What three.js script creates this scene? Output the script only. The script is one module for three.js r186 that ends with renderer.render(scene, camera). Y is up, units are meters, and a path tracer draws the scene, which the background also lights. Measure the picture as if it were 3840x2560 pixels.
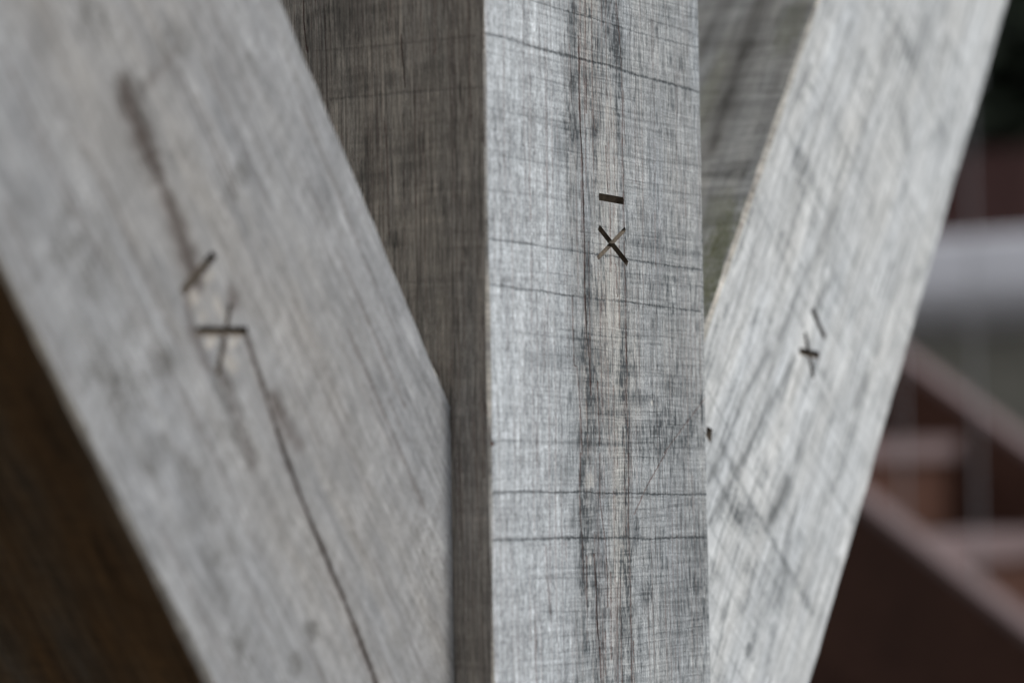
import * as THREE from 'three';
import { ConvexGeometry } from 'three/addons/geometries/ConvexGeometry.js';
import { mergeGeometries } from 'three/addons/utils/BufferGeometryUtils.js';
import { Brush, Evaluator, SUBTRACTION } from 'three-bvh-csg';

// ---------------------------------------------------------------- camera, sky, sun, exposure
const EYE = 1.55;                                     // height of the datum (brace level) above the ground
const scene = new THREE.Scene();
const camera = new THREE.PerspectiveCamera(16.0065, 1.5, 0.05, 300);
{
  const fw = new THREE.Vector3(0.8108324, 0.0449451, -0.5835501), up = new THREE.Vector3(-0.0278798, 0.9988813, 0.0381955);
  camera.position.set(-0.9378, EYE - 0.0502, 0.6887);
  camera.up.copy(up);
  camera.lookAt(camera.position.clone().add(fw));
}
camera.focus = 1.262;
camera.userData.fStop = 3.4;
scene.add(camera);

function skyTexture() {                               // even bright cloud cover, a little brighter overhead and towards the hidden sun
  const W = 256, H = 128, d = new Float32Array(W * H * 4);
  for (let y = 0; y < H; y++) for (let x = 0; x < W; x++) {
    const el = (y + 0.5) / H * Math.PI - Math.PI / 2, az = (x + 0.5) / W * 2 * Math.PI;
    const up = Math.max(0, Math.sin(el));
    let v = el < 0 ? 0.12 : 0.72 + 0.5 * up;
    v *= 1 + 0.05 * Math.sin(az * 3 + 2 * Math.sin(el * 5)) * Math.cos(el);
    const i = (y * W + x) * 4;
    d[i] = v * 0.95; d[i + 1] = v * 0.99; d[i + 2] = v * 1.05; d[i + 3] = 1;
  }
  const t = new THREE.DataTexture(d, W, H, THREE.RGBAFormat, THREE.FloatType);
  t.mapping = THREE.EquirectangularReflectionMapping; t.magFilter = THREE.LinearFilter; t.minFilter = THREE.LinearFilter; t.needsUpdate = true;
  return t;
}
scene.background = scene.environment = skyTexture();
scene.backgroundIntensity = scene.environmentIntensity = 1;

const sun = new THREE.DirectionalLight(0xfffaf3, 1.5); // veiled by cloud: wide and soft
sun.position.set(1.3, EYE + 3.6, 4.3); sun.target.position.set(0, EYE, 0);
sun.castShadow = true; sun.shadow.radius = 30; sun.shadow.mapSize.set(2048, 2048);
Object.assign(sun.shadow.camera, { left: -6, right: 6, top: 6, bottom: -6, near: 0.1, far: 30 });
scene.add(sun, sun.target);

const renderer = new THREE.WebGLRenderer({ antialias: true });
renderer.toneMapping = THREE.LinearToneMapping;
renderer.toneMappingExposure = 1.5;
renderer.shadowMap.enabled = true;

// ---------------------------------------------------------------- helpers
const used = new Map();
function numbered(name) { const n = used.get(name) ?? 0; used.set(name, n + 1); return n ? `${name}_${String(n).padStart(3, '0')}` : name; }
function thing(name, label, category, [x, y, z] = [0, 0, 0], group) {
  const o = new THREE.Group(); o.name = numbered(name); o.position.set(x, y, z);
  o.userData = { label, category }; if (group) o.userData.group = group;
  scene.add(o); return o;
}
function part(name, geometry, material, parent) {
  const m = new THREE.Mesh(geometry, material); m.name = name; m.castShadow = m.receiveShadow = true; parent.add(m); return m;
}
function rng(seed) { let s = seed >>> 0; return () => { s = (s + 0x6D2B79F5) | 0; let t = Math.imul(s ^ (s >>> 15), 1 | s); t = (t + Math.imul(t ^ (t >>> 7), 61 | t)) ^ t; return ((t ^ (t >>> 14)) >>> 0) / 4294967296; }; }
function hash(x, y, s) { let h = Math.imul(x, 374761393) + Math.imul(y, 668265263) + Math.imul(s, 1274126177) | 0; h = Math.imul(h ^ (h >>> 13), 1274126177); h = Math.imul(h ^ (h >>> 16), 2246822519); return ((h ^ (h >>> 15)) >>> 0) / 4294967296; }
function vn(x, y, s) {
  const xi = Math.floor(x), yi = Math.floor(y); let fx = x - xi, fy = y - yi; fx = fx * fx * (3 - 2 * fx); fy = fy * fy * (3 - 2 * fy);
  const a = hash(xi, yi, s), b = hash(xi + 1, yi, s), c = hash(xi, yi + 1, s), d = hash(xi + 1, yi + 1, s);
  return a + (b - a) * fx + (c - a) * fy + (a - b - c + d) * fx * fy;
}
const fbm = (x, y, s) => 0.5 * vn(x, y, s) + 0.3 * vn(x * 2.1, y * 2.1, s + 1) + 0.2 * vn(x * 4.3, y * 4.3, s + 2);
const clamp = (x, a = 0, b = 1) => Math.min(b, Math.max(a, x));
const ss = (a, b, x) => { x = clamp((x - a) / (b - a)); return x * x * (3 - 2 * x); };

// Cracks, saw kerfs and stains read off the timber faces, in millimetres: [across the face, along the timber]
const F = {
  F_saw: [[[[39.6,172.9],[57.3,172.1],[76.8,171.4],[91.5,171.4],[105.0,170.8],[121.6,170.0],[141.4,169.5],[163.1,169.2],[185.5,168.9],[199.3,169.4]],0.45,0.6],[[[-2.4,151.7],[1.1,151.1],[18.0,151.0],[36.4,149.9],[54.1,149.2],[72.2,148.9],[93.5,148.5],[104.3,148.6],[120.9,147.6],[140.6,146.4],[166.8,145.9],[198.4,144.7]],0.7,1],[[[123.2,177.9],[148.8,177.6],[170.8,177.4],[199.5,176.0]],0.6,0.35],[[[1.0,146.1],[40.1,145.2],[65.6,144.7]],0.6,0.25],[[[0.7,131.8],[39.7,130.6],[71.7,129.8]],0.6,0.25],[[[2.6,115.0],[45.6,114.5],[79.2,114.9]],0.6,0.3],[[[2.1,93.0],[70.7,91.8]],0.6,0.22],[[[1.7,75.2],[32.0,75.5],[70.2,75.4]],0.8,0.3],[[[-3.6,51.8],[1.1,51.6],[21.6,51.4],[42.6,50.9],[57.9,50.3],[82.6,49.6],[111.0,49.3],[127.6,48.3],[149.0,47.9],[166.5,47.3],[196.5,46.9]],0.5,0.75],[[[122.3,58.0],[152.2,56.7],[196.9,55.7]],2.5,0.3],[[[-3.0,29.5],[1.8,29.4],[16.2,29.3],[29.6,28.4],[44.6,28.5],[57.2,27.6],[71.5,27.1],[85.9,26.6],[99.4,26.4],[115.8,26.2],[129.7,26.0],[151.1,25.1],[195.7,24.1]],0.5,0.75],[[[81.4,8.6],[100.2,7.6],[120.8,7.5]],0.5,0.4],[[[93.6,-32.2],[119.5,-32.8]],0.5,0.4],[[[-1.2,-45.5],[66.8,-46.6],[120.5,-48.0]],0.7,0.35],[[[-1.8,-70.9],[0.5,-70.6],[28.3,-70.3],[59.7,-71.6],[76.5,-71.4],[92.4,-72.7],[119.7,-73.1],[147.9,-74.4],[198.4,-75.7]],0.55,0.85],[[[-2.4,-93.1],[-0.0,-92.9],[30.1,-93.7],[57.8,-94.1],[78.5,-94.7],[95.8,-95.7],[116.2,-95.9],[140.0,-97.9],[161.7,-97.8],[197.6,-99.0]],0.6,0.95],[[[33.3,-113.0],[77.9,-114.7],[143.7,-116.9]],0.5,0.3],[[[35.4,-129.3],[77.4,-131.5]],0.5,0.3]],
  F_crk: [[[[81.0,160.1],[81.1,146.6],[80.8,133.8],[81.0,121.8],[81.5,111.4],[82.3,104.0],[82.6,96.6],[83.0,83.1],[83.3,74.2],[83.2,61.6]],0.5,0.9],[[[83.4,63.0],[83.5,55.6],[83.5,48.1],[83.0,38.4],[83.1,29.5],[83.7,18.3],[84.1,7.9],[85.8,-1.0],[86.4,-11.4],[87.2,-22.5]],0.5,0.95],[[[93.7,180.7],[93.5,161.7],[93.2,138.2],[93.7,120.2],[95.1,112.8]],0.3,0.6],[[[104.5,106.1],[104.9,94.7],[105.8,81.9]],0.3,0.7],[[[108.1,76.8],[108.0,63.3]],0.3,0.7],[[[108.0,64.7],[107.1,56.3]],0.3,0.7],[[[116.7,184.0],[119.3,165.1],[120.7,149.9],[121.1,130.7],[120.4,107.6],[120.8,88.4],[120.8,77.0],[121.2,65.5]],0.35,0.7],[[[120.6,57.9],[120.6,45.6],[121.3,33.4],[120.9,12.1],[120.7,-3.2],[121.6,-10.8],[119.9,-20.7],[120.9,-32.8],[121.0,-53.9]],0.4,0.8],[[[121.0,-52.5],[120.7,-75.3],[120.0,-86.6],[120.9,-113.1],[121.0,-143.3],[120.5,-170.9]],0.4,0.75],[[[73.1,155.3],[73.6,140.4],[73.7,125.5]],0.3,0.6],[[[71.7,27.5],[71.9,10.5],[72.4,-7.9],[75.0,-8.6],[76.6,-22.6],[77.6,-33.7],[78.4,-53.5]],0.4,0.7],[[[77.1,-52.1],[75.5,-70.5],[75.9,-83.0],[77.2,-94.8],[77.9,-114.7],[80.2,-125.8]],0.45,0.75],[[[93.4,-15.7],[93.4,-26.2],[94.1,-37.4],[94.5,-48.6]],0.4,0.8],[[[94.4,-52.3],[94.0,-74.6],[96.0,-88.1],[98.4,-97.1],[99.5,-115.8],[99.4,-130.7]],0.4,0.75],[[[87.5,-103.3],[89.1,-118.9],[89.4,-137.4],[90.9,-148.6],[91.9,-159.8],[92.3,-168.5]],0.5,0.9],[[[111.5,-116.4],[111.5,-138.9],[111.6,-157.6],[111.9,-170.2]],0.35,0.7],[[[114.4,27.0],[114.7,11.9]],0.3,0.6],[[[95.4,27.8],[95.6,45.8]],0.3,0.5],[[[112.2,45.2],[113.1,28.5]],0.5,0.6],[[[37.7,150.8],[37.8,107.1],[35.7,81.5],[36.7,63.5]],0.4,0.3],[[[52.4,156.3],[51.8,108.5],[51.2,64.5]],0.3,0.3],[[[37.6,49.1],[36.9,34.6]],0.3,0.3],[[[47.6,25.7],[46.6,-12.1]],0.3,0.4],[[[67.3,39.8],[66.7,-4.4]],0.25,0.35],[[[45.0,-96.5],[46.4,-116.7],[47.9,-131.1]],0.4,0.5],[[[35.5,-69.6],[35.7,-94.7]],0.3,0.35],[[[34.7,-133.9],[35.1,-163.6]],0.3,0.35],[[[200.3,-22.2],[169.4,-43.2],[155.9,-52.9]],0.4,0.45],[[[157.3,-52.9],[138.0,-70.3],[125.6,-84.5]],0.4,0.6]],
  F_st: [[76.9,173.8,3.3,4.5,0.6],[75.9,163.2,4.0,6.8,0.5],[111.4,178.6,7.1,4.6,0.6],[113.1,166.6,7.1,12.3,0.5],[118.4,158.8,3.5,11.6,0.7],[73.9,114.4,6.6,9.0,0.6],[94.5,112.7,2.4,9.1,0.7],[116.5,118.7,2.1,11.5,0.6],[94.7,97.6,2.0,11.3,0.5],[146.5,106.1,2.2,9.4,0.5],[74.4,133.1,5.3,7.5,0.35],[64.5,103.8,7.8,11.1,0.35],[140.2,132.7,21.9,23.3,0.2],[85.7,41.5,3.4,6.7,0.7],[86.7,28.1,2.6,3.7,0.5],[146.3,33.0,2.2,7.0,0.6],[81.3,1.9,7.9,7.4,0.65],[87.4,-16.6,4.0,11.1,0.7],[123.1,-8.5,5.6,4.5,0.6],[116.2,-7.1,2.7,11.3,0.6],[132.4,-24.4,8.5,4.6,0.4],[168.5,-25.6,17.9,19.6,0.35],[147.7,-35.8,2.2,11.6,0.6],[55.1,-4.6,26.0,4.4,0.3],[85.3,-42.6,8.0,5.9,0.5],[121.3,-43.5,2.1,11.3,0.6],[156.1,-45.1,29.6,11.7,0.4],[78.1,-62.4,3.3,5.2,0.8],[81.4,-83.9,6.7,5.9,0.5],[78.1,-107.3,2.7,14.7,0.6],[127.4,-95.2,2.8,6.8,0.8],[136.3,-126.0,5.6,5.4,0.7],[139.7,-106.4,2.2,7.6,0.5],[79.6,-147.8,2.6,5.1,0.7],[115.0,-133.9,4.2,6.0,0.5],[190.8,-116.5,6.1,31.4,0.35],[183.0,-123.9,15.2,23.5,0.3],[47.9,-129.7,2.5,2.9,0.5],[59.9,-61.4,10.4,3.7,0.35],[110.7,-142.6,3.4,14.9,0.5],[129.8,-151.4,2.8,15.2,0.5],[76.8,146.1,3.4,37.5,0.35],[117.6,153.3,3.1,32.3,0.5],[86.2,11.0,3.7,52.1,0.4],[120.0,4.4,3.1,53.1,0.45],[98.5,-3.7,8.1,37.4,0.2],[158.5,28.9,29.8,39.0,0.2],[78.9,-81.6,3.4,44.1,0.45],[120.1,-105.5,3.9,60.1,0.45],[91.1,-119.0,5.3,51.6,0.3],[161.4,-107.3,26.7,46.3,0.2]],
  F_pl: [[144.5,-25.8,1.4,1.7,0.8],[104.0,23.6,2.0,6.0,0.5],[84.6,-66.3,4.7,4.4,0.5],[91.3,-65.6,1.0,0.8,0.4],[84.1,-105.4,1.4,4.4,0.5],[98.2,101.0,1.9,9.1,0.4],[106.4,124.5,1.9,7.6,0.3]],
  F_scr: [[[[95.5,-11.6],[98.9,-13.4],[101.5,-15.5]],0.5,0.8],[[[105.0,-14.4],[107.6,-16.7],[109.2,-19.7]],0.5,0.8]],
  F_mark: [[[[97.7,81.1],[120.5,80.8],[121.4,77.3],[97.5,78.0]]]],
  F_x: [[[[97.1,63.6],[99.7,61.5],[107.1,56.6],[116.5,50.7],[123.4,46.5]]],[[[121.8,64.4],[115.5,60.6],[107.7,55.5],[100.1,50.9],[95.5,47.7]]]],
  S_saw: [[[[97.3,128.6],[80.2,128.1],[62.1,127.4],[51.0,127.4],[32.0,126.6],[1.6,125.1]],0.6,0.6],[[[109.9,154.4],[86.9,153.0],[50.7,151.7],[5.1,150.4]],0.6,0.45],[[[48.5,32.9],[25.6,32.2],[3.2,32.1]],0.6,0.3],[[[94.8,105.7],[70.8,104.2]],0.6,0.2]],
  S_crk: [[[[114.4,184.5],[114.2,181.1],[114.1,169.9],[113.1,158.6],[112.1,154.0]],0.6,1],[[[51.3,156.1],[50.5,146.3],[49.8,137.5],[49.0,129.9]],0.5,0.9],[[[62.3,113.8],[61.2,98.5],[60.7,82.2],[60.9,71.4],[60.4,57.3]],0.5,0.6],[[[67.7,123.0],[65.9,105.4],[64.1,87.9]],0.3,0.45],[[[2.7,-28.6],[2.0,-30.7],[0.8,-34.4],[-0.1,-38.0]],0.9,0.9],[[[0.9,-39.3],[0.0,-46.6],[-0.7,-51.1]],0.9,1],[[[22.8,-5.9],[23.5,-14.1],[23.1,-19.1]],0.5,0.5]],
  S_st: [[57.7,54.4,3.8,3.8,0.8],[31.9,137.8,8.1,6.4,0.4],[81.6,134.2,9.9,6.5,0.5],[86.7,171.1,21.2,11.0,0.45],[73.9,86.5,8.4,8.7,0.5],[46.1,95.1,8.1,12.9,0.3],[101.3,151.8,13.0,22.2,0.4],[57.8,135.1,4.1,3.2,0.4],[70.7,108.0,8.3,8.7,0.35]],
  L_mark: [[[[130.1,142.6],[103.7,145.7]]]],
  L_x: [[[[131.9,124.1],[105.2,107.2]]],[[[107.4,122.4],[116.7,114.7],[124.4,107.6],[131.8,102.0]]]],
  L_crk: [[[[110.0,231.8],[112.8,221.1],[114.0,197.0],[116.2,170.9],[119.7,147.2],[120.1,141.0]],3.5,0.9],[[[119.7,147.2],[128.2,142.0],[134.5,125.9],[135.0,106.4]],2,0.5],[[[107.0,105.4],[111.0,77.3],[115.2,51.2],[117.7,24.6],[118.6,2.4],[119.7,-15.1],[119.6,-25.1],[122.3,-59.3],[125.3,-96.8],[127.2,-113.5]],1.3,0.95],[[[108.0,74.1],[107.9,59.0],[105.1,47.7]],3,0.6],[[[119.9,111.3],[127.6,106.3],[130.6,95.9]],1.5,0.6],[[[128.4,96.7],[133.2,72.8],[135.0,57.9]],2.5,0.35],[[[104.1,126.8],[105.6,122.1]],3.0,0.8],[[[71.5,230.5],[83.9,226.5],[104.1,224.7]],2,0.2]],
  L_st: [[110.2,224.8,7.7,10.0,0.65],[114.1,201.2,7.7,14.6,0.5],[110.4,266.0,7.4,10.7,0.4],[73.4,232.5,8.0,8.4,0.4],[35.6,202.7,3.6,5.7,0.5],[68.1,166.1,4.3,4.7,0.5],[79.1,162.5,4.2,6.7,0.4],[167.6,185.4,14.7,17.6,0.25],[174.9,189.7,7.3,10.4,0.2],[190.7,214.1,6.9,10.3,0.25],[155.6,123.3,6.6,5.5,0.6],[183.8,96.3,7.8,8.1,0.5],[185.2,125.4,8.9,10.7,0.4],[177.0,60.2,9.5,6.5,0.4],[178.9,41.0,5.4,5.5,0.45],[145.2,-25.0,3.8,4.9,0.7],[134.3,71.2,7.0,11.3,0.4],[131.8,96.7,6.9,11.2,0.4],[164.5,-29.4,5.9,5.7,0.5],[170.8,78.4,8.0,9.3,0.3],[186.4,147.4,11.1,10.6,0.2],[187.0,-1.9,8.4,9.3,0.35],[183.5,24.8,8.2,7.5,0.35]],
  L_pl: [[111.9,139.6,4.5,3.5,0.7],[126.0,137.0,3.8,4.7,0.7],[114.0,126.5,3.3,6.5,0.6],[127.8,115.6,4.4,2.7,0.8],[114.3,108.0,4.6,2.2,0.7],[121.8,101.8,4.0,6.7,0.6],[125.1,127.3,3.2,3.5,0.5]],
  R_mark: [[[[94.4,153.0],[116.2,146.9]]]],
  R_x: [[[[94.7,121.8],[104.8,127.0],[116.2,134.0]]],[[[94.6,135.3],[100.4,130.4],[108.7,124.3],[116.9,118.2]]]],
  R_crk: [[[[93.1,115.1],[82.4,72.9],[74.1,33.7],[61.9,-20.0]],2,0.5],[[[64.0,97.6],[54.8,60.1],[52.4,22.3],[47.6,-1.5]],2,0.55],[[[174.3,159.3],[170.0,133.0]],2.5,0.6],[[[124.9,48.7],[122.9,32.1],[118.1,15.5]],3,0.7],[[[131.6,114.7],[127.4,80.0],[126.1,61.9]],2,0.4],[[[151.2,1.4],[151.7,-19.2]],3,0.5],[[[120.7,334.2],[142.6,319.2]],2.5,0.5],[[[85.7,237.4],[85.3,216.4],[75.5,153.7],[70.5,111.7]],2,0.45],[[[89.3,385.8],[88.7,316.3],[88.5,271.3]],2,0.35],[[[98.2,174.0],[96.3,151.0]],2.5,0.4],[[[119.1,416.5],[123.1,336.3]],2,0.3],[[[57.1,153.0],[56.1,115.2]],2,0.4]],
  R_saw: [[[[17.5,268.1],[58.2,265.7],[120.7,258.2]],2,0.3],[[[66.1,376.4],[114.8,374.2],[179.6,361.0]],2,0.3],[[[50.7,219.7],[103.6,213.6],[126.7,209.0]],2,0.3],[[[49.1,23.0],[89.5,13.7],[122.1,9.0],[191.4,-3.1]],2.5,0.4],[[[101.9,121.3],[131.2,125.8],[183.7,116.1]],2.0,0.35],[[[42.4,6.8],[84.4,-1.4],[111.1,-6.8]],2,0.3],[[[175.3,43.8],[205.3,37.4]],2,0.2],[[[71.7,139.5],[91.6,137.9]],1.5,0.3]],
  R_st: [[37.2,220.7,10.9,8.0,0.7],[40.0,206.0,6.8,4.6,0.4],[106.9,374.9,9.7,7.3,0.4],[122.2,331.8,7.9,11.4,0.4],[161.3,243.9,9.3,8.4,0.35],[178.6,356.3,13.4,11.8,0.3],[87.5,218.1,7.1,8.1,0.3],[129.2,406.1,13.4,10.3,0.25],[89.9,3.6,17.5,7.5,0.8],[77.5,-4.2,14.6,7.5,0.4],[138.6,-60.3,5.0,4.9,0.7],[115.1,-43.7,5.0,5.1,0.5],[108.7,131.0,10.9,7.9,0.3],[125.0,127.9,4.5,4.0,0.5],[126.3,46.5,5.8,5.2,0.5],[142.6,-14.2,15.5,15.3,0.25],[153.8,27.2,5.3,3.9,0.3],[82.9,-40.1,7.3,7.3,0.3]],
  T_crk: [[[[41.8,325.0],[42.2,290.0],[41.7,243.3],[40.4,204.7]],9,0.9],[[[66.9,331.0],[72.2,309.3],[73.5,285.4]],8,0.6],[[[10.9,310.9],[10.0,276.4],[10.2,246.3]],5,0.3]],
  T_saw: [[[[76.3,294.1],[44.1,291.2],[3.7,286.2]],2,0.4],[[[63.0,253.1],[23.4,249.4],[1.0,246.0]],2,0.5],[[[40.5,185.9],[17.8,181.9],[1.0,181.0]],4,0.6],[[[58.6,241.8],[3.8,235.0]],1.5,0.25],[[[55.0,230.8],[3.7,224.6]],1.5,0.25],[[[34.8,168.4],[2.1,165.4]],3,0.3]],
  T_st: [[41.7,243.3,4.9,9.6,0.5],[42.0,284.5,4.9,9.8,0.4],[21.6,189.0,17.3,5.5,0.3]],
  T_moss: [[11.0,131.7,9.1,27.5,0.9],[3.6,99.2,9.0,20.1,0.8],[55.6,252.1,8.4,38.6,0.35],[20.0,155.4,9.3,17.7,0.4],[14.0,300.4,9.8,23.6,0.4]],
  R_chip: [[34.6,21.9,3.3,3.2,1]],
};

// One weathered timber face. b runs across the face, a along the grain, both in mm.
function woodTextures(o) {
  const { b0, b1, a0, a1, nx, ny, seed } = o, N = nx * ny;
  const crack = new Float32Array(N), kerf = new Float32Array(N), stain = new Float32Array(N), pale = new Float32Array(N), moss = new Float32Array(N);
  const sx = nx / (b1 - b0), sy = ny / (a1 - a0);
  function stroke(f, pts, width, strength, wob, sd) {            // a line with a ragged edge and uneven strength
    for (let k = 0; k + 1 < pts.length; k++) {
      const [pb, pa] = pts[k], [qb, qa] = pts[k + 1], len = Math.hypot(qb - pb, qa - pa), n = Math.max(2, Math.ceil(len * 5));
      for (let i = 0; i < n; i++) {
        const t = i / n, b = pb + (qb - pb) * t, a = pa + (qa - pa) * t, along = b + a * 1.37;
        const off = wob * (vn(along * 0.9, 3.3, sd) - 0.5), nb = (qa - pa) / len, na = -(qb - pb) / len;
        const w = width * (0.5 + 0.95 * vn(along * 0.3, 7.7, sd + 1)), st = strength * (0.3 + 0.5 * vn(along * 0.55, 1.2, sd + 2) + 0.5 * vn(along * 0.06, 4.4, sd + 3));
        const cb = b + nb * off, ca = a + na * off, R = w * 1.6;
        const x0 = Math.max(0, Math.floor((cb - R - b0) * sx)), x1 = Math.min(nx - 1, Math.ceil((cb + R - b0) * sx));
        const y0 = Math.max(0, Math.floor((ca - R - a0) * sy)), y1 = Math.min(ny - 1, Math.ceil((ca + R - a0) * sy));
        for (let y = y0; y <= y1; y++) for (let x = x0; x <= x1; x++) {
          const db = (x + 0.5) / sx + b0 - cb, da = (y + 0.5) / sy + a0 - ca, v = st * Math.exp(-1.6 * (db * db + da * da) / (w * w));
          const j = y * nx + x; if (v > f[j]) f[j] = v;
        }
      }
    }
  }
  function blot(f, [b, a, rb, ra, st], sd, grow = 1.5) {          // a patch with a grainy outline
    const R1 = rb * grow * 1.4, R2 = ra * grow * 1.4;
    const x0 = Math.max(0, Math.floor((b - R1 - b0) * sx)), x1 = Math.min(nx - 1, Math.ceil((b + R1 - b0) * sx));
    const y0 = Math.max(0, Math.floor((a - R2 - a0) * sy)), y1 = Math.min(ny - 1, Math.ceil((a + R2 - a0) * sy));
    for (let y = y0; y <= y1; y++) for (let x = x0; x <= x1; x++) {
      const B = (x + 0.5) / sx + b0, A = (y + 0.5) / sy + a0;
      const d = Math.hypot((B - b) / (rb * grow), (A - a) / (ra * grow)) + 0.9 * (fbm(B * 0.5, A * 0.12, sd) - 0.5) + 0.5 * (vn(B * 2, A * 0.6, sd + 5) - 0.5);
      const v = st * (1 - ss(0.35, 1.05, d)); const j = y * nx + x; f[j] = f[j] + v - f[j] * v;
    }
  }
  (o.cracks ?? []).forEach(([p, w, s], i) => stroke(crack, p, Math.max(w * (o.crackScale ?? 1), 0.75 / sx), s * (o.crackGain ?? 1), 0.5, seed + 11 * i));
  (o.kerfs ?? []).forEach(([p, w, s], i) => stroke(kerf, p, Math.max(w * (o.kerfScale ?? 1.5), 0.75 / sy), s * (o.kerfGain ?? 1), 0.7, seed + 500 + 11 * i));
  (o.stains ?? []).forEach((s, i) => blot(stain, s, seed + 900 + 7 * i));
  (o.pales ?? []).forEach((s, i) => blot(pale, s, seed + 1300 + 7 * i, 1.1));
  (o.moss ?? []).forEach((s, i) => blot(moss, s, seed + 1500 + 7 * i, 1.3));
  (o.scratches ?? []).forEach(([p, w, s], i) => stroke(pale, p, w, s, 0.3, seed + 1700 + 11 * i));
  const col = new Uint8Array(N * 4), bmp = new Uint8Array(N * 4);
  const base = o.base, dirt = o.dirt ?? [62, 62, 60], rust = o.rust ?? [78, 52, 46], tan = o.tan ?? [186, 176, 160], paleTone = o.paleTone ?? [214, 211, 203];
  const { fibre = 0.2, ring = 0.3, ringPitch = 4, saw = 0.18, sawPitch = 2.2, sawTilt = 0, mottle = 0.35, speck = 0.22, mouldFrom = null, mould = 0.3, warm = 0.25, fine = 1, pores = 0.3, filmCut = 0.5, short = 1, crackGain = 1, mottleB = 34, mottleA = 30, warmB = 14 } = o;
  for (let y = 0; y < ny; y++) for (let x = 0; x < nx; x++) {
    const j = y * nx + x, b = (x + 0.5) / sx + b0, a = (y + 0.5) / sy + a0;
    const bw = b + 3 * (vn(b / 50, a / 110, seed) - 0.5) + 0.8 * (vn(b / 9, a / 35, seed + 1) - 0.5), bf = bw * fine;
    const f1 = vn(bf * 0.75, a * 0.03 * short, seed + 2), f2 = vn(bf * 0.22, a * 0.012, seed + 3), f3 = vn(bf * 1.6, a * 0.085 * short, seed + 4), f4 = vn(bf * 3.3, a * 0.22 * short, seed + 16);
    const pore = ss(0.62, 0.86, vn(bf * 1.15, a * 0.055 * short, seed + 17)) * (0.35 + 0.65 * vn(bf * 1.2, a * 0.5, seed + 18));       // dark split pores along the grain
    const lift = ss(0.68, 0.92, vn(bf * 1.3, a * 0.06 * short, seed + 19));                                                          // raised silvery fibres
    const rp = bw / ringPitch + 0.8 * vn(bw / 12, 0.3, seed + 5), rid = Math.floor(rp), rf = rp - rid;
    const rs = clamp(1.6 * vn(rid * 0.71, a * 0.02, seed + 6) - 0.35) * (0.4 + 0.6 * vn(bw, a * 0.35, seed + 7));
    const late = Math.exp(-Math.pow((rf - 0.75) / 0.12, 2)) * rs;
    const ac = a + sawTilt * b + 0.0001 * (b - 100) * (b - 100) + 1.6 * (vn(b / 30, a / 20, seed + 8) - 0.5) + 0.5 * (vn(b / 4, a / 4, seed + 22) - 0.5);
    const s1 = vn(ac / sawPitch, b * 0.022, seed + 9), s2 = vn(ac / (sawPitch * 0.42), b * 0.06, seed + 10), s3 = vn(ac / (sawPitch * 4.5), b * 0.014, seed + 11);
    const m = fbm(b / mottleB, a / mottleA, seed + 12), m2 = fbm(b / (mottleB * 0.28), a / (mottleA * 0.5), seed + 20);
    const sp = vn(b * 1.25 * fine, a * 0.62, seed + 13), sp2 = vn(b * 2.3 * fine, a * 1.5, seed + 14);
    const zone = mouldFrom ? mouldFrom(b, a) : 0.5;
    const weave = ss(0.3, 0.75, 0.36 * sp + 0.46 * f3 + 0.18 * (1 - s2)) ;
    const film = zone * clamp(1.9 * (0.45 * m + 0.25 * m2 + 0.14 * s3 + 0.16 * f2) - filmCut) * (0.25 + 1.0 * weave);                           // dark mildew caught in the roughest stripes
    let L = 1 + fibre * (0.45 * f1 + 0.25 * f2 + 0.45 * f3 + 0.3 * f4 - 0.72) + saw * (0.5 * s1 + 0.4 * s2 + 0.5 * s3 - 0.7) + speck * (0.6 * sp + 0.6 * sp2 - 0.6) + mottle * (0.6 * m + 0.4 * m2 - 0.5) + 0.28 * fibre * lift;
    const cr = crack[j], ke = kerf[j];
    const dk = clamp(mould * film + stain[j] * (0.3 + 0.65 * weave + 0.25 * f3) * 1.05 + ke * (0.45 + 0.75 * sp) * 0.85 + pores * pore * (0.35 + 0.65 * zone));
    const pl = pale[j], red = clamp(ring * late + Math.min(cr, 1) * (0.6 + 0.5 * f3));
    const wm = clamp(warm * (o.warmZone ? o.warmZone(b, a) : 1) * (0.8 * vn(b / warmB, a / 90, seed + 15) + 0.5 * m2 + 0.4 * f2 - 0.35) * 1.4);
    const ms = moss[j] * (0.35 + 0.8 * sp);
    for (let c = 0; c < 3; c++) {
      let v = base[c] * (1 - wm) + (tan[c] * (base[1] / 172)) * wm;
      v *= L;
      v += (dirt[c] - v) * dk;
      v += ([92, 96, 62][c] - v) * clamp(ms) * 0.75;
      v += (paleTone[c] - v) * pl * 0.75;
      v += (rust[c] - v) * red;
      col[j * 4 + c] = clamp(v, 0, 255);
    }
    col[j * 4 + 3] = 255;
    const h = 0.72 + 0.12 * (f1 - 0.5) + 0.12 * (f3 - 0.5) + 0.10 * (s1 - 0.5) + 0.08 * (s2 - 0.5) + 0.06 * (sp2 - 0.5) - 0.6 * cr - 0.25 * ke - 0.12 * late * ring - 0.12 * pore * pores;
    bmp[j * 4] = bmp[j * 4 + 1] = bmp[j * 4 + 2] = clamp(h) * 255; bmp[j * 4 + 3] = 255;
  }
  const make = (d, srgb) => { const t = new THREE.DataTexture(d, nx, ny); t.wrapS = t.wrapT = THREE.MirroredRepeatWrapping; t.magFilter = THREE.LinearFilter; t.minFilter = THREE.LinearMipmapLinearFilter; t.generateMipmaps = true; if (srgb) t.colorSpace = THREE.SRGBColorSpace; t.needsUpdate = true; return t; };
  return { map: make(col, true), bumpMap: make(bmp, false), range: [b0, b1, a0, a1] };
}
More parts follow.
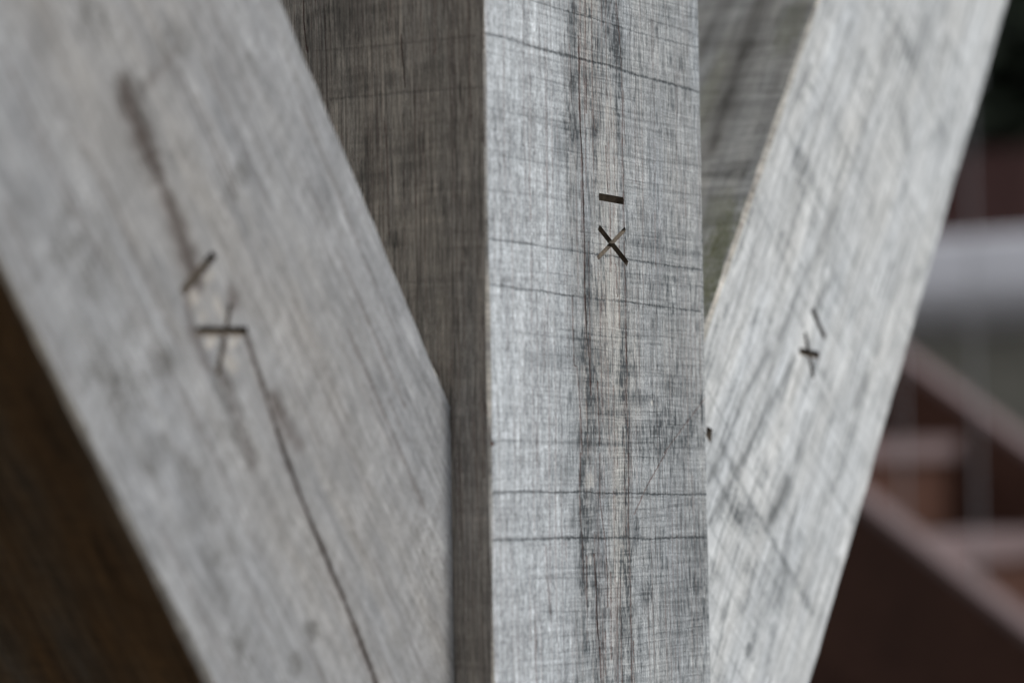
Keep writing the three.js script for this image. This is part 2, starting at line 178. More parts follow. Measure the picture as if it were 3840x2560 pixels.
function woodMaterial(o) {
  const t = woodTextures(o), m = new THREE.MeshStandardMaterial({ map: t.map, bumpMap: t.bumpMap, bumpScale: o.relief ?? 0.0012, roughness: o.roughness ?? 0.88 });
  m.userData.range = t.range; return m;
}

// ---------------------------------------------------------------- timber: an eight-sided bar (four faces, four worn arrises)
// place(b, a, q) gives the point b across the front face, a along, q behind the front face. Ends are cut by a0(b, q), a1(b, q).
function timberGeometry({ W, T, ch, place, a0, a1, rows, seed, uvs, wear = 1 }) {
  const ring = (k, a) => {                             // eight outline points, the arrises worn unevenly
    const e = (i) => ch * (1 + wear * (0.8 * (vn(a * 14, i * 7.1, seed + i) - 0.5) + 0.5 * (vn(a * 60, i * 3.3, seed + 20 + i) - 0.5) + 0.3 * (vn(a * 200, i * 3.3, seed + 40 + i) - 0.5)));
    return [[e(0), 0], [W - e(1), 0], [W, e(1)], [W, T - e(2)], [W - e(2), T], [e(3), T], [0, T - e(3)], [0, e(0)]];
  };
  const R = rows.length, pos = [], uv = [], idx = [], groups = [];
  const mid0 = a0(W / 2, T / 2), mid1 = a1(W / 2, T / 2), fr = rows.map((t, r) => r === 0 ? 0 : r === R - 1 ? 1 : (t - mid0) / (mid1 - mid0));
  const at = (r, i) => { const p = ring(i, fr[r] * (mid1 - mid0))[i], lo = a0(p[0], p[1]), hi = a1(p[0], p[1]); return { p, a: lo + fr[r] * (hi - lo) }; };
  for (let s = 0; s < 8; s++) {
    const i = s, k = (s + 1) % 8, start = idx.length, v0 = pos.length / 3;
    for (let r = 0; r < R; r++) for (const n of [i, k]) {
      const { p, a } = at(r, n), P = place(p[0], a, p[1]); pos.push(P.x, P.y, P.z); uv.push(...uvs(s, p[0], a, p[1]));
    }
    for (let r = 0; r + 1 < R; r++) { const v = v0 + r * 2; idx.push(v, v + 1, v + 2, v + 1, v + 3, v + 2); }
    groups.push([start, idx.length - start, s]);
  }
  for (const [r, flip] of [[0, true], [R - 1, false]]) {
    const start = idx.length, v0 = pos.length / 3;
    for (let n = 0; n < 8; n++) { const { p, a } = at(r, n), P = place(p[0], a, p[1]); pos.push(P.x, P.y, P.z); uv.push(p[0] * 4, p[1] * 4); }
    for (let n = 1; n < 7; n++) flip ? idx.push(v0, v0 + n + 1, v0 + n) : idx.push(v0, v0 + n, v0 + n + 1);
    groups.push([start, idx.length - start, 8]);
  }
  let vol = 0; const P = (n) => new THREE.Vector3(pos[n * 3], pos[n * 3 + 1], pos[n * 3 + 2]);
  for (let n = 0; n < idx.length; n += 3) vol += P(idx[n]).dot(P(idx[n + 1]).cross(P(idx[n + 2])));
  if (vol < 0) for (let n = 0; n < idx.length; n += 3) { const t = idx[n]; idx[n] = idx[n + 1]; idx[n + 1] = t; }
  const g = new THREE.BufferGeometry();
  g.setAttribute('position', new THREE.Float32BufferAttribute(pos, 3)); g.setAttribute('uv', new THREE.Float32BufferAttribute(uv, 2)); g.setIndex(idx);
  g.computeVertexNormals(); groups.forEach((q) => g.addGroup(...q)); return g;
}
function rowsOf(lo, fineLo, fineHi, hi, step) { const r = [lo]; for (let a = fineLo; a <= fineHi; a += step) r.push(a); r.push(hi); return r; }

// A chisel cut: a steep stop cut on one side, a slope on the other. pts are [b, a] in metres on the face, side picks the steep side.
function chiselCut(pts, width, depth, steep, place) {
  const [p, q] = [pts[0], pts[pts.length - 1]], db = q[0] - p[0], da = q[1] - p[1], L = Math.hypot(db, da), n = [-da / L * steep, db / L * steep];
  const out = [];
  const put = (t, off, d) => out.push(place(p[0] + db * t + n[0] * off, p[1] + da * t + n[1] * off, d));
  for (const t of [0, 1]) { const e = t ? 1 : -1; put(t + e * 0.012, width * 0.5, -0.0012); put(t + e * 0.012, -width * 0.52, -0.0012); put(t, width * 0.46, depth * 0.9); put(t - e * 0.02, width * 0.2, depth); put(t - e * 0.03, -width * 0.46, 0.0004); }
  return out;
}
// An open drying crack: a narrow wedge that follows the grain.
function crackGeometry(pts, width, depth, place, seed) {
  const fine = []; for (let k = 0; k + 1 < pts.length; k++) { const n = Math.max(1, Math.round(Math.hypot(pts[k + 1][0] - pts[k][0], pts[k + 1][1] - pts[k][1]) / 0.006)); for (let i = 0; i < n; i++) fine.push([pts[k][0] + (pts[k + 1][0] - pts[k][0]) * i / n, pts[k][1] + (pts[k + 1][1] - pts[k][1]) * i / n]); } fine.push(pts[pts.length - 1]);
  const pos = [], idx = [], n = fine.length, flipA = fine[n - 1][1] > fine[0][1];
  fine.forEach(([b, a], i) => {
    const e = Math.min(1, 4 * Math.min(i + 0.15, n - 1 - i + 0.15) / n), w = width * (0.25 + 0.75 * e) * (0.6 + 0.8 * vn(i * 0.45, 2, seed)) / 2, o = 0.0005 * (vn(i * 0.6, 5, seed) - 0.5);
    for (const P of [place(b + o - w, a, -0.0015), place(b + o + w, a, -0.0015), place(b + o, a, depth * (0.3 + 0.7 * e))]) pos.push(P.x, P.y, P.z);
  });
  for (let i = 0; i + 1 < n; i++) for (let k = 0; k < 3; k++) { const v = i * 3 + k, u = i * 3 + (k + 1) % 3; idx.push(v, u, v + 3, u, u + 3, v + 3); }
  idx.push(0, 2, 1, n * 3 - 3, n * 3 - 2, n * 3 - 1);
  let vol = 0; const P = (m) => new THREE.Vector3(pos[m * 3], pos[m * 3 + 1], pos[m * 3 + 2]);
  for (let m = 0; m < idx.length; m += 3) vol += P(idx[m]).dot(P(idx[m + 1]).cross(P(idx[m + 2])));
  if (vol < 0) for (let m = 0; m < idx.length; m += 3) { const t = idx[m]; idx[m] = idx[m + 1]; idx[m + 1] = t; }
  const g = new THREE.BufferGeometry(); g.setAttribute('position', new THREE.Float32BufferAttribute(pos, 3)); g.setIndex(idx);
  const f = g.toNonIndexed(); f.computeVertexNormals(); return f;
}
function addUv(g) { const p = g.attributes.position, u = new Float32Array(p.count * 2); for (let i = 0; i < p.count; i++) { u[i * 2] = (p.getX(i) + p.getZ(i)) * 12; u[i * 2 + 1] = p.getY(i) * 12; } g.setAttribute('uv', new THREE.BufferAttribute(u, 2)); return g; }

// Cut the recesses out of a timber and hand back the timber's own faces and the walls of each recess as separate meshes.
function carve(geometry, materials, cuts, owner) {
  const ev = new Evaluator(); ev.attributes = ['position', 'normal', 'uv']; ev.useGroups = true;
  let body = new Brush(geometry, materials); body.updateMatrixWorld();
  for (const c of cuts) for (const g of c.geometries) {
    const b = new Brush(addUv(g), c.material); b.updateMatrixWorld();
    const r = ev.evaluate(body, b, SUBTRACTION); body = r; body.updateMatrixWorld();
  }
  const mats = Array.isArray(body.material) ? body.material : [body.material], g = body.geometry;
  const take = (want) => {
    const names = ['position', 'normal', 'uv'], data = names.map(() => []), gr = [];
    let n = 0; const list = [];
    for (const q of g.groups) {
      const m = mats[q.materialIndex]; if (!want(m)) continue;
      let mi = list.indexOf(m); if (mi < 0) mi = list.push(m) - 1;
      for (let i = q.start; i < q.start + q.count; i++) { const v = g.index ? g.index.getX(i) : i; names.forEach((nm, k) => { const at = g.attributes[nm]; for (let c = 0; c < at.itemSize; c++) data[k].push(at.array[v * at.itemSize + c]); }); }
      gr.push([n, q.count, mi]); n += q.count;
    }
    if (!n) return null;
    const out = new THREE.BufferGeometry(); names.forEach((nm, k) => out.setAttribute(nm, new THREE.Float32BufferAttribute(data[k], nm === 'uv' ? 2 : 3)));
    gr.forEach((q) => out.addGroup(...q)); return [out, list];
  };
  const cutMats = new Set(cuts.map((c) => c.material));
  const [bg, bm] = take((m) => !cutMats.has(m)); part(owner.bodyName, bg, bm, owner.group);
  for (const c of cuts) { const r = take((m) => m === c.material); if (r) { r[0].clearGroups(); part(c.name, r[0], c.material, owner.group); } }
}

// ---------------------------------------------------------------- ground
function noiseTexture(n, seed, lo, hi, scale) {
  const d = new Uint8Array(n * n * 4);
  for (let y = 0; y < n; y++) for (let x = 0; x < n; x++) { const v = 0.55 * fbm(x / n * scale, y / n * scale, seed) + 0.45 * vn(x / n * scale * 9, y / n * scale * 9, seed + 9), i = (y * n + x) * 4; for (let c = 0; c < 3; c++) d[i + c] = lo[c] + (hi[c] - lo[c]) * v; d[i + 3] = 255; }
  const t = new THREE.DataTexture(d, n, n); t.wrapS = t.wrapT = THREE.MirroredRepeatWrapping; t.magFilter = THREE.LinearFilter; t.minFilter = THREE.LinearMipmapLinearFilter; t.generateMipmaps = true; t.colorSpace = THREE.SRGBColorSpace; t.needsUpdate = true; return t;
}
{
  const t = noiseTexture(512, 71, [32, 29, 24], [66, 60, 50], 30); t.repeat.set(60, 60);
  const g = new THREE.PlaneGeometry(240, 240); g.rotateX(-Math.PI / 2);
  const m = part('ground', g, new THREE.MeshStandardMaterial({ map: t, roughness: 0.97 }), scene);
  m.userData.kind = 'structure'; m.userData.label = 'dark trodden earth under the timber frame';
}

// ---------------------------------------------------------------- the timber frame
const S = 0.0227239, HB = 0.2113139, PHI = 0.9757515, YL = EYE - 0.0263366, YR = EYE - 0.0408389, PW = 0.2, c = Math.cos(PHI), sn = Math.sin(PHI), TB = PW - 2 * S;
const V = (x, y, z) => new THREE.Vector3(x, y, z);
const placeF = (b, a, q) => V(b, EYE + a, -q);                                             // post, from its near arris
const placeS = (b, a, q) => V(q, EYE + a, -b);                                             // post, side face: b runs back from the arris
const placeL = (b, a, q) => V(-b * sn - a * c, YL - b * c + a * sn, -S - q);               // brace rising to the left
const placeR = (b, a, q) => V(PW + b * sn + a * c, YR - b * c + a * sn, -S - q);           // brace rising to the right
const m1 = (pts) => pts.map(([b, a]) => [b / 1000, a / 1000]);

// Fine open grain (along the timber) and the teeth marks of the saw (across it), scattered over a face.
function grainLines(n, seed, b0, b1, a0, a1, len, w, st) { const R = rng(seed), out = []; for (let i = 0; i < n; i++) { const b = b0 + R() * (b1 - b0), a = a0 + R() * (a1 - a0), l = len * (0.3 + 1.2 * R()), d = 1.6 * (R() - 0.5); out.push([[[b, a], [b + d * 0.4, a + l * 0.5], [b + d, a + l]], w * (0.6 + 0.8 * R()), st * (0.35 + 0.9 * R())]); } return out; }
function sawLines(seed, b0, b1, a0, a1, pitch, slope, w, st) { const R = rng(seed), out = []; for (let a = a0; a < a1; a += pitch * (0.55 + 0.9 * R())) { const p = b0 + (b1 - b0) * R() * 0.6, q = Math.min(b1, p + (b1 - b0) * (0.25 + 0.7 * R())), y = (b) => a + slope * b + 0.00025 * (b - 100) * (b - 100); out.push([[[p, y(p)], [(p + q) / 2, y((p + q) / 2)], [q, y(q)]], w * (0.6 + 0.8 * R()), st * (0.3 + R())]); } return out; }
const greyDirt = [58, 60, 60];
const matPostFront = woodMaterial({ b0: 0, b1: 200, a0: -220, a1: 220, nx: 1024, ny: 2048, seed: 101, base: [168, 173, 177], dirt: [60, 65, 68], cracks: [...F.F_crk, ...grainLines(70, 72, 80, 124, -210, 180, 50, 0.4, 0.42), ...grainLines(60, 73, 20, 195, -210, 180, 26, 0.35, 0.25)], kerfs: [...F.F_saw, ...sawLines(71, 0, 200, -200, 200, 3.4, -0.012, 0.42, 0.2)], stains: F.F_st.map(([b, a, rb, ra, k]) => [b, a, rb, ra, k * 0.68]), pales: [...F.F_pl, [108, 95, 8, 60, 0.3], [108, 25, 9, 40, 0.35], [106, -120, 7, 60, 0.25]], scratches: F.F_scr,
  fibre: 0.42, ring: 0.32, ringPitch: 4.4, saw: 0.12, sawPitch: 1.9, sawTilt: 0.015, mottle: 0.2, speck: 0.42, mould: 0.6, warm: 0.34, pores: 0.5,
  mouldFrom: (b) => { const c = b + 16 * (vn(b / 5, 1, 5) - 0.5); return 0.06 + 0.94 * ss(45, 80, c) - 0.35 * ss(122, 132, c) + 0.2 * ss(140, 165, c); }, relief: 0.0014, filmCut: 0.3, kerfScale: 1.35, kerfGain: 1.1, crackGain: 1.2, crackScale: 1.3, short: 2.3, warmZone: (b) => 0.1 + 0.9 * ss(62, 85, b) - 0.5 * ss(120, 140, b) });
const matPostSide = woodMaterial({ b0: 0, b1: 200, a0: -220, a1: 220, nx: 1024, ny: 2048, seed: 211, base: [178, 174, 168], dirt: [66, 66, 64], cracks: [...F.S_crk, ...grainLines(150, 74, 0, 140, -210, 180, 60, 0.35, 0.45)], kerfs: F.S_saw.map(([p, w, k]) => [p, w, k * 0.6]), stains: F.S_st.map(([b, a, rb, ra, k]) => [b, a, rb, ra, k * 0.55]),
  fibre: 0.65, ring: 0.4, ringPitch: 3, saw: 0.12, sawPitch: 5, mottle: 0.2, speck: 0.3, mould: 0.42, warm: 0.35, tan: [176, 164, 148], mouldFrom: () => 0.7, fine: 1.7, pores: 0.55, relief: 0.0012, short: 1.6 });
const matLeft = woodMaterial({ b0: 0, b1: 212, a0: -200, a1: 380, nx: 640, ny: 1792, seed: 307, base: [153, 155, 158], dirt: [74, 73, 70], rust: [68, 60, 56], cracks: [...F.L_crk, ...grainLines(60, 75, 5, 205, -190, 340, 70, 0.9, 0.28)], stains: F.L_st.map(([b, a, rb, ra, k]) => [b, a, rb, ra, k * 0.75]),
  fibre: 0.34, ring: 0.12, ringPitch: 11, saw: 0.08, sawPitch: 7, sawTilt: 0.5, mottle: 0.55, speck: 0.15, mould: 0.6, warm: 0.28, tan: [166, 159, 150], mouldFrom: () => 0.8, fine: 0.6, pores: 0.18, mottleB: 22, mottleA: 44, warmB: 34, relief: 0.0012, crackScale: 1.5, pales: F.L_pl, paleTone: [192, 184, 172], warmZone: (b) => 0.25 + 1.0 * ss(25, 80, b) - 0.95 * ss(135, 175, b), crackGain: 1.2, short: 1.6 });
const matRight = woodMaterial({ b0: 0, b1: 212, a0: -160, a1: 560, nx: 640, ny: 1920, seed: 401, base: [192, 196, 199], dirt: [84, 88, 90], cracks: [...F.R_crk, ...grainLines(90, 76, 3, 208, -150, 500, 80, 0.7, 0.24)], kerfs: [...F.R_saw.map(([p, w, k], i) => [p, w, i === 4 ? 0.1 : k]), ...sawLines(77, 0, 211, -140, 540, 11, -0.16, 0.9, 0.24)], stains: F.R_st.map(([b, a, rb, ra, k]) => [b, a, rb, ra, k * 0.5]),
  fibre: 0.34, ring: 0.2, ringPitch: 9, saw: 0.08, sawPitch: 8, sawTilt: 0.1, mottle: 0.16, speck: 0.15, mould: 0.55, warm: 0.15, rust: [84, 87, 88], mouldFrom: () => 0.6, fine: 0.4, pores: 0.55, mottleB: 24, mottleA: 40, relief: 0.0012, crackScale: 1.7, crackGain: 1.1, kerfScale: 1.2, kerfGain: 1.4});
const matRightTop = woodMaterial({ b0: 0, b1: 156, a0: 0, a1: 420, nx: 512, ny: 1024, seed: 503, base: [172, 174, 174], dirt: [60, 60, 58], cracks: F.T_crk, kerfs: [...F.T_saw, ...sawLines(78, 0, 156, 0, 400, 4, 0, 0.7, 0.4)], stains: F.T_st, moss: F.T_moss, rust: [88, 86, 82],
  fibre: 0.25, ring: 0.1, ringPitch: 8, saw: 0.35, sawPitch: 2.2, mottle: 0.25, speck: 0.2, mould: 0.35, warm: 0.2, mouldFrom: () => 0.6, fine: 0.6, relief: 0.0005, crackGain: 0.8, kerfScale: 0.8, kerfGain: 0.8 });
const matUnder = woodMaterial({ b0: 0, b1: 156, a0: -60, a1: 360, nx: 384, ny: 1024, seed: 607, base: [156, 146, 132], dirt: [64, 58, 50], tan: [176, 140, 98], rust: [80, 64, 50], fibre: 0.5, ring: 0.4, ringPitch: 14, saw: 0.12, mottle: 0.6, speck: 0.15, mould: 0.8, warm: 0.9, fine: 0.35, warmB: 24, relief: 0.001 });
const matPlain = woodMaterial({ b0: 0, b1: 250, a0: 0, a1: 500, nx: 512, ny: 1024, seed: 701, base: [158, 158, 156], dirt: greyDirt, fibre: 0.4, ring: 0.35, ringPitch: 4, saw: 0.2, mottle: 0.3, speck: 0.25, mould: 0.5, warm: 0.35, relief: 0.001 });
const arris = (seed, base) => woodMaterial({ b0: 0, b1: 50, a0: 0, a1: 400, nx: 64, ny: 512, seed, base, tan: [190, 178, 158], dirt: greyDirt, fibre: 0.4, ring: 0.2, saw: 0.3, mottle: 0.5, speck: 0.3, mould: 0.4, warm: 0.55, relief: 0.0006 });
const matArris = arris(811, [164, 163, 160]), matArrisPale = arris(821, [176, 175, 170]);
const cutMat = (seed) => { const t = noiseTexture(128, seed, [52, 46, 40], [140, 128, 112], 14); return new THREE.MeshStandardMaterial({ map: t, roughness: 0.95 }); };
const crackMat = () => new THREE.MeshStandardMaterial({ color: 0x4a3630, roughness: 0.95 });

// uv of each of the eight strips: 0 front, 2 far side (b = W), 4 back, 6 near side (b = 0), odd ones the arrises
function uvMap(mats, T, W) {
  const to = (m, b, a) => { const r = m.userData.range; return [(b * 1000 - r[0]) / (r[1] - r[0]), (a * 1000 - r[2]) / (r[3] - r[2])]; };
  return (s, b, a, q) => s === 0 ? to(mats[0], b, a) : s === 6 ? to(mats[6], q, a) : s === 2 ? to(mats[2], q, a) : s === 4 ? to(mats[4], b, a) : to(mats[s], (b + q) % 0.05, a);
}
function timber(owner, { W, T, ch, place, a0, a1, fine, step = 0.004, seed, mats, cuts = [], wear }) {
  const g = timberGeometry({ W, T, ch, place, a0, a1, rows: rowsOf(-9, Math.max(fine[0], a0(W / 2, T / 2) + step), fine[1], 9, step), seed, uvs: uvMap(mats, T, W), wear });
  if (cuts.length) carve(g, mats, cuts, owner); else part(owner.bodyName, g, mats, owner.group);
}

{ // post
  const group = thing('timber_post', 'upright square grey weathered timber post with a chiselled bar and X', 'post');
  const x = F.F_x.map((q) => m1(q[0])), bar = m1(F.F_mark[0][0]);
  const cuts = [
    { name: 'carved_bar', material: cutMat(31), geometries: [new ConvexGeometry(chiselCut([[bar[0][0], (bar[0][1] + bar[3][1]) / 2], [bar[1][0], (bar[1][1] + bar[2][1]) / 2]], 0.0040, 0.0046, -1, placeF))] },
    { name: 'carved_cross', material: cutMat(32), geometries: [new ConvexGeometry(chiselCut([x[0][0], x[0][4]], 0.0035, 0.0046, -1, placeF)), new ConvexGeometry(chiselCut([x[1][0], x[1][4]], 0.0026, 0.0034, -1, placeF))] },
    ...[[[...m1(F.F_crk[0][0]), ...m1(F.F_crk[1][0]).slice(1)], 0.0007, 0.006, placeF], [m1(F.F_crk[14][0]), 0.0007, 0.006, placeF], [m1(F.S_crk[0][0]), 0.0008, 0.006, placeS], [m1(F.S_crk[1][0]), 0.0006, 0.005, placeS], [m1(F.S_crk[5][0]), 0.0010, 0.004, placeS]].map(([p, w, d, pl], i) => ({ name: 'drying_crack', material: crackMat(), geometries: [crackGeometry(p, w, d, pl, 40 + i)] })),
  ];
  const mats = [matPostFront, matArris, matPlain, matArris, matPlain, matArris, matPostSide, matArris, matPlain];
  timber({ group, bodyName: 'shaft' }, { W: PW, T: PW, ch: 0.0011, place: placeF, a0: () => -EYE, a1: () => 1.05, fine: [-0.24, 0.24], seed: 1, mats, cuts });
}
{ // brace to the left of the post
  const group = thing('timber_brace', 'grey-brown diagonal brace with a long crack and chiselled mark, dark underside', 'brace');
  const x = F.L_x.map((q) => m1(q[0])), bar = m1(F.L_mark[0][0]), crack = m1(F.L_crk[2][0]);
  const cuts = [
    { name: 'carved_bar', material: cutMat(33), geometries: [new ConvexGeometry(chiselCut(bar, 0.0042, 0.005, 1, placeL))] },
    { name: 'carved_cross', material: cutMat(34), geometries: [new ConvexGeometry(chiselCut([x[0][0], x[0][1]], 0.0044, 0.005, -1, placeL)), new ConvexGeometry(chiselCut([x[1][0], x[1][3]], 0.0028, 0.0032, 1, placeL))] },
    { name: 'drying_crack', material: crackMat(), geometries: [crackGeometry(crack, 0.0012, 0.006, placeL, 51)] },
    { name: 'chipped_corner', material: cutMat(38), geometries: [new ConvexGeometry([[3, -1, -1], [9, -9, -1], [2.5, -6, -1], [6, -15, -1], [12, -20, -1], [4, -4, 4], [8, -12, 3], [1, -8, 3]].map(([b, a, q]) => placeL(b / 1000, a / 1000, q / 1000)))] },
  ];
  const mats = [matLeft, matArris, matUnder, matArris, matPlain, matArris, matPlain, matArris, matPlain];
  timber({ group, bodyName: 'beam' }, { W: HB, T: TB, ch: 0.002, place: placeL, a0: (b) => (0.0012 - b * sn) / c, a1: (b) => (1.05 + 0.0263366 + b * c) / sn, fine: [-0.2, 0.45], seed: 2, mats, cuts });
}
{ // brace to the right of the post
  const group = thing('timber_brace', 'pale silver-grey diagonal brace with crossing saw lines and a small chiselled mark', 'brace');
  const x = F.R_x.map((q) => m1(q[0])), bar = m1(F.R_mark[0][0]);
  const cuts = [
    { name: 'carved_bar', material: cutMat(35), geometries: [new ConvexGeometry(chiselCut(bar, 0.0042, 0.0046, 1, placeR))] },
    { name: 'carved_cross', material: cutMat(36), geometries: [new ConvexGeometry(chiselCut([x[0][0], x[0][2]], 0.0046, 0.005, 1, placeR)), new ConvexGeometry(chiselCut([x[1][0], x[1][3]], 0.0038, 0.0046, 1, placeR))] },
    { name: 'chipped_notch', material: cutMat(37), geometries: [new ConvexGeometry([[29, 24, -1], [39, 17, -1], [31, 18, -1], [36, 26, -1], [33, 20, 5], [35, 23, 4]].map(([b, a, q]) => placeR(b / 1000, a / 1000, q / 1000)))] },
  ];
  const mats = [matRight, matArrisPale, matPlain, matArrisPale, matPlain, matArrisPale, matRightTop, matArrisPale, matPlain];
  timber({ group, bodyName: 'beam' }, { W: HB, T: TB, ch: 0.002, place: placeR, a0: (b) => (0.0012 - b * sn) / c, a1: (b) => (1.05 + 0.0408389 + b * c) / sn, fine: [-0.2, 0.6], seed: 3, mats, cuts });
}
{ // the beam that the post and the braces carry
  const group = thing('top_beam', 'long horizontal grey timber beam resting on the post and braces', 'beam');
  const mats = Array(9).fill(matPlain);
  const yb = EYE + 0.8204;
  part('beam', timberGeometry({ W: 0.2, T: 0.2, ch: 0.002, place: (b, a, q) => V(a, yb + 0.23 + 0.2 - b, -q), a0: () => -2.6, a1: () => 3.0, rows: rowsOf(-9, -2.5, 2.9, 9, 0.1), seed: 4, uvs: uvMap(mats, 0.2, 0.2) }), mats, group);
}

// ---------------------------------------------------------------- background: red-brown stair
const box = (w, h, d, x, y, z) => { const g = new THREE.BoxGeometry(w, h, d); g.translate(x, y, z); return g; };
function stainedWood(seed, lo, hi) { const t = noiseTexture(256, seed, lo, hi, 6); t.repeat.set(1, 1); return new THREE.MeshPhysicalMaterial({ map: t, roughness: 0.7, specularIntensity: 0.3 }); }
{
  const red = stainedWood(91, [58, 39, 32], [86, 59, 48]), paintedSheen = stainedWood(92, [92, 79, 79], [122, 106, 105]);   // sky light on stringer tops and treads, painted in as a pale pink-grey
  const TH = 35.5 * Math.PI / 180, tn = Math.tan(TH), X0 = 2.828, WID = 0.97, top = (z) => EYE - 0.162 - (z + 1.285) * tn;
  const g = thing('stair', 'red-brown wooden open stair with sloping stringers behind the pale brace', 'stair');
  const zTop = -2.7, DEEP = 0.26, vd = DEEP / Math.cos(TH);
  const zLow = -1.285 + (EYE - 0.162) / tn;
  for (const x of [X0, X0 + WID]) {
    const s = new THREE.Shape(); s.moveTo(zTop, top(zTop)); s.lineTo(zLow, 0); s.lineTo(zLow - vd / tn, 0); s.lineTo(zTop, top(zTop) - vd); s.closePath();
    const e = new THREE.ExtrudeGeometry(s, { depth: 0.062, bevelEnabled: true, bevelSize: 0.004, bevelThickness: 0.004, bevelSegments: 2 });
    e.rotateY(-Math.PI / 2); e.translate(x + 0.066, 0, 0);
    const st = part('stringer', e, red, g);
    const cl = Math.hypot(zLow - zTop, (zLow - zTop) * tn), sheenStrip = new THREE.BoxGeometry(0.074, 0.014, cl); sheenStrip.rotateX(TH); sheenStrip.translate(x + 0.035, (top(zTop) + 0) / 2 + 0.0105 / Math.cos(TH), (zTop + zLow) / 2);
    part('sky_sheen_strip', sheenStrip, paintedSheen, st);  // added strip, its pale colour stands in for sky light on the top edge
  }
  const under = red;
  { const s = new THREE.Shape(); s.moveTo(zTop, top(zTop) - vd - 0.004); s.lineTo(zLow - vd / tn - 0.01, 0); s.lineTo(zTop, 0); s.closePath();   // boarded in below the near stringer
    const e = new THREE.ExtrudeGeometry(s, { depth: 0.02, bevelEnabled: false }); e.rotateY(-Math.PI / 2); e.translate(X0 + 0.05, 0, 0); part('understair_panel', e, under, g); }
  const rise = 0.193, yTread = EYE - 0.231;
  for (let k = -6; k <= 5; k++) {
    const y = yTread + k * rise; if (y < 0.1 || y > 2.35) continue;
    const z = -1.285 + (EYE - 0.162 - y) / tn - 0.09;
    part('tread', box(WID - 0.078, 0.042, 0.25, X0 + 0.033 + WID / 2, y - 0.021, z - 0.125), paintedSheen, g);
    part('riser', box(WID - 0.079, rise - 0.044, 0.018, X0 + 0.033 + WID / 2, y - 0.042 - (rise - 0.044) / 2 - 0.001, z - 0.03), under, g);
  }
  const rail = thing('stair_railing', 'thin grey steel rods of the railing standing on the stair', 'railing');
  const steel = new THREE.MeshStandardMaterial({ color: 0x8c8c90, roughness: 0.5, metalness: 0.2 });
  for (let k = -9; k <= 9; k++) {
    const z = -1.218 + k * 0.139, y = top(z);
    if (y < 0.1) continue;
    const r = new THREE.CylinderGeometry(0.0026, 0.0026, 1.16, 8); r.translate(X0 + 0.035, y + 0.575, z); part('rod', r, steel, rail);
  }
  const za = -1.218 - 9 * 0.139, zb = -1.218 + 9 * 0.139;
  const hr = new THREE.TubeGeometry(new THREE.LineCurve3(V(X0 + 0.035, top(za) + 1.155, za), V(X0 + 0.035, top(zb) + 1.155, zb)), 1, 0.02, 10); part('handrail', hr, red, rail);
}
// ---------------------------------------------------------------- background: retaining wall, fence, trees
{
  const wall = thing('retaining_wall', 'grey rendered retaining wall with a pale concrete coping beyond the stair', 'wall');
  const render = new THREE.MeshStandardMaterial({ map: (() => { const t = noiseTexture(256, 33, [66, 64, 58], [98, 95, 86], 8); t.repeat.set(3, 1); return t; })(), roughness: 0.95 });
  const pale = new THREE.MeshStandardMaterial({ map: (() => { const t = noiseTexture(256, 35, [158, 157, 160], [188, 186, 190], 8); t.repeat.set(6, 1); return t; })(), roughness: 0.9 });
  part('wall_face', box(0.4, EYE + 0.36, 12, 7.6, (EYE + 0.36) / 2, -2), render, wall);
  const pr = new THREE.Shape(); pr.moveTo(-0.33, 0.14); pr.quadraticCurveTo(-0.35, 0.13, -0.35, 0.1); pr.lineTo(-0.35, -0.03); pr.quadraticCurveTo(-0.34, -0.13, -0.2, -0.21); pr.lineTo(0.3, -0.21); pr.lineTo(0.3, 0.14); pr.closePath();
  const cg = new THREE.ExtrudeGeometry(pr, { depth: 12.1, bevelEnabled: false, curveSegments: 16 }); cg.translate(7.6, EYE + 0.575, -8.05); part('coping', cg, pale, wall);
  const fence = thing('board_fence', 'dark red-brown board fence standing on the pale coping', 'fence', [7.72, EYE + 0.715, -2]);
  const red = stainedWood(95, [42, 26, 24], [62, 38, 34]);
  for (let k = 0; k < 60; k++) part('board', box(0.03, 0.36 + 0.01 * hash(k, 3, 9), 0.185, 0.004 * hash(k, 1, 9), 0.18, -5.9 + k * 0.2), red, fence);
  part('fence_rail', box(0.05, 0.09, 12, 0.05, 0.2, 0), red, fence);
}
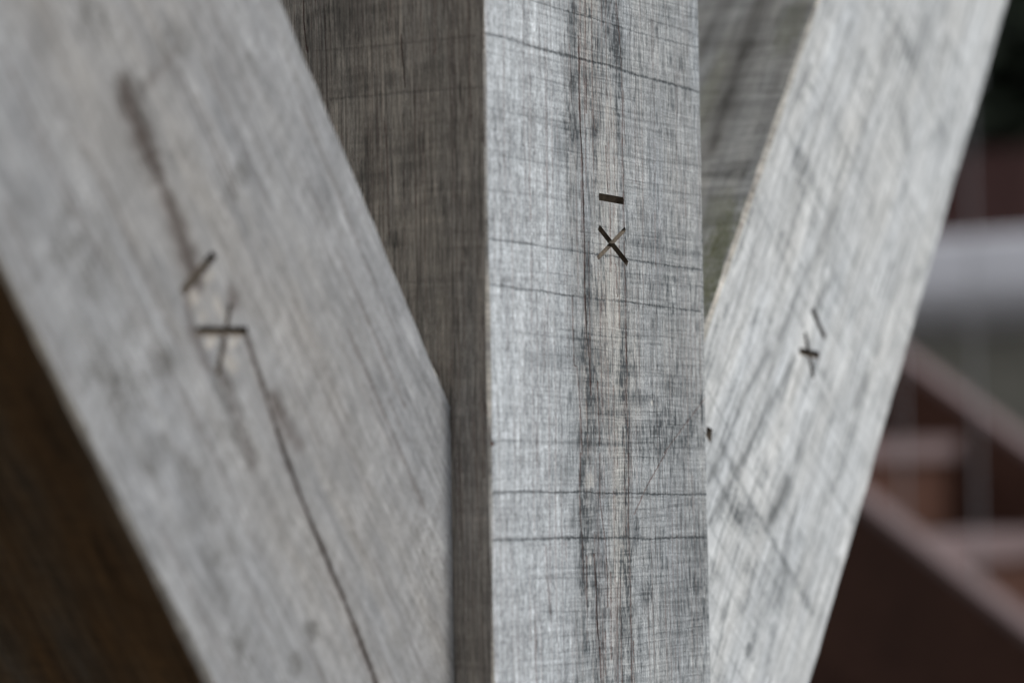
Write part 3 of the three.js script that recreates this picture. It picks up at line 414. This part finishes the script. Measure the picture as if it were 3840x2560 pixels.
function evergreen(x, z, h, r, seed, label) {
  const t = thing('evergreen_tree', label, 'tree', [x, 0, z], 'evergreen trees behind the fence'), R = rng(seed);
  const trunk = new THREE.CylinderGeometry(0.06, 0.2, h * 0.9, 10, 6); trunk.translate(0, h * 0.45, 0);
  part('trunk', trunk, new THREE.MeshStandardMaterial({ color: 0x2e261e, roughness: 0.95 }), t);
  const pos = [], n = 26000;
  for (let i = 0; i < n; i++) {
    const u = R(), y = h * (0.06 + 0.94 * (1 - Math.sqrt(1 - u * 0.98))), clump = Math.floor(R() * 9) / 9 * 6.283 + y * 2.3;
    const rr = r * (1 - y / h) * (0.35 + 0.65 * Math.sqrt(R())) * (0.75 + 0.4 * vn(y * 2.2, clump, seed)) + 0.08, th = clump + 0.5 * (R() - 0.5);
    const cx = Math.cos(th) * rr, cz = Math.sin(th) * rr, cy = y - 0.25 * rr + 0.1 * R(), s = 0.1 + 0.1 * R();
    const d = V(R() - 0.5 + Math.cos(th), R() * 0.6 - 0.5, R() - 0.5 + Math.sin(th)).normalize().multiplyScalar(s * 1.6), e = V(R() - 0.5, R() - 0.5, R() - 0.5).cross(d).normalize().multiplyScalar(s * 0.45);
    const P = V(cx, cy, cz);
    for (const q of [P.clone().sub(e), P.clone().add(d), P.clone().add(e)]) pos.push(q.x, q.y, q.z);
  }
  const g = new THREE.BufferGeometry(); g.setAttribute('position', new THREE.Float32BufferAttribute(pos, 3)); g.computeVertexNormals();
  part('crown', g, new THREE.MeshStandardMaterial({ color: new THREE.Color().setRGB(0.02, 0.028, 0.014), roughness: 0.9, side: THREE.DoubleSide }), t);
}
evergreen(9.6, -4.6, 8.5, 2.2, 5, 'tall dark evergreen tree growing behind the fence');
evergreen(9.3, -2.2, 7.6, 2.1, 6, 'tall dark evergreen tree growing behind the fence');
evergreen(9.9, 0.2, 8.9, 2.3, 7, 'tall dark evergreen tree growing behind the fence');
evergreen(9.5, -7.2, 8.0, 2.2, 8, 'tall dark evergreen tree growing behind the fence');

{ // unseen board wall, added beside the camera to block sky light on the timbers
  const wall = thing('added_shade_wall', 'unseen dark brown upright board wall, added to shade the side of the post', 'wall', [-2.1, 0, 0.4]);
  const dark = stainedWood(97, [62, 51, 41], [92, 76, 62]);
  for (let k = 0; k < 36; k++) part('board', box(0.03, 3.8, 0.196, 0.006 * hash(k, 5, 9), 1.9, -3.5 + k * 0.2), dark, wall);
  for (const y of [0.5, 1.9, 3.4]) part('rail', box(0.08, 0.1, 7.2, -0.062, y, 0), dark, wall);
}

{ // unseen board roof added to shade the side faces and undersides; eaves pass the post
  const roof = thing('added_shade_roof', 'unseen brown board roof over the timber frame, added to cast shade', 'roof', [0.3, EYE + 1.36, 0]);
  const board = stainedWood(98, [92, 76, 60], [128, 108, 88]);
  for (let k = 0; k < 19; k++) part('board', box(4.6, 0.024, 0.186, 0, 0.13 + 0.003 * hash(k, 6, 9) - 0.02 * (k - 16), 0.46 - 0.19 * (18 - k)), board, roof);
  for (const x of [-2.1, -1.05, 0, 1.05, 2.1]) { const g = new THREE.BoxGeometry(0.07, 0.14, 3.66); g.rotateX(Math.atan(0.02 / 0.19)); g.translate(x, 0.13 + 0.02 * 7 - 0.088, -1.25); part('rafter', g, board, roof); }
}

renderer.render(scene, camera);
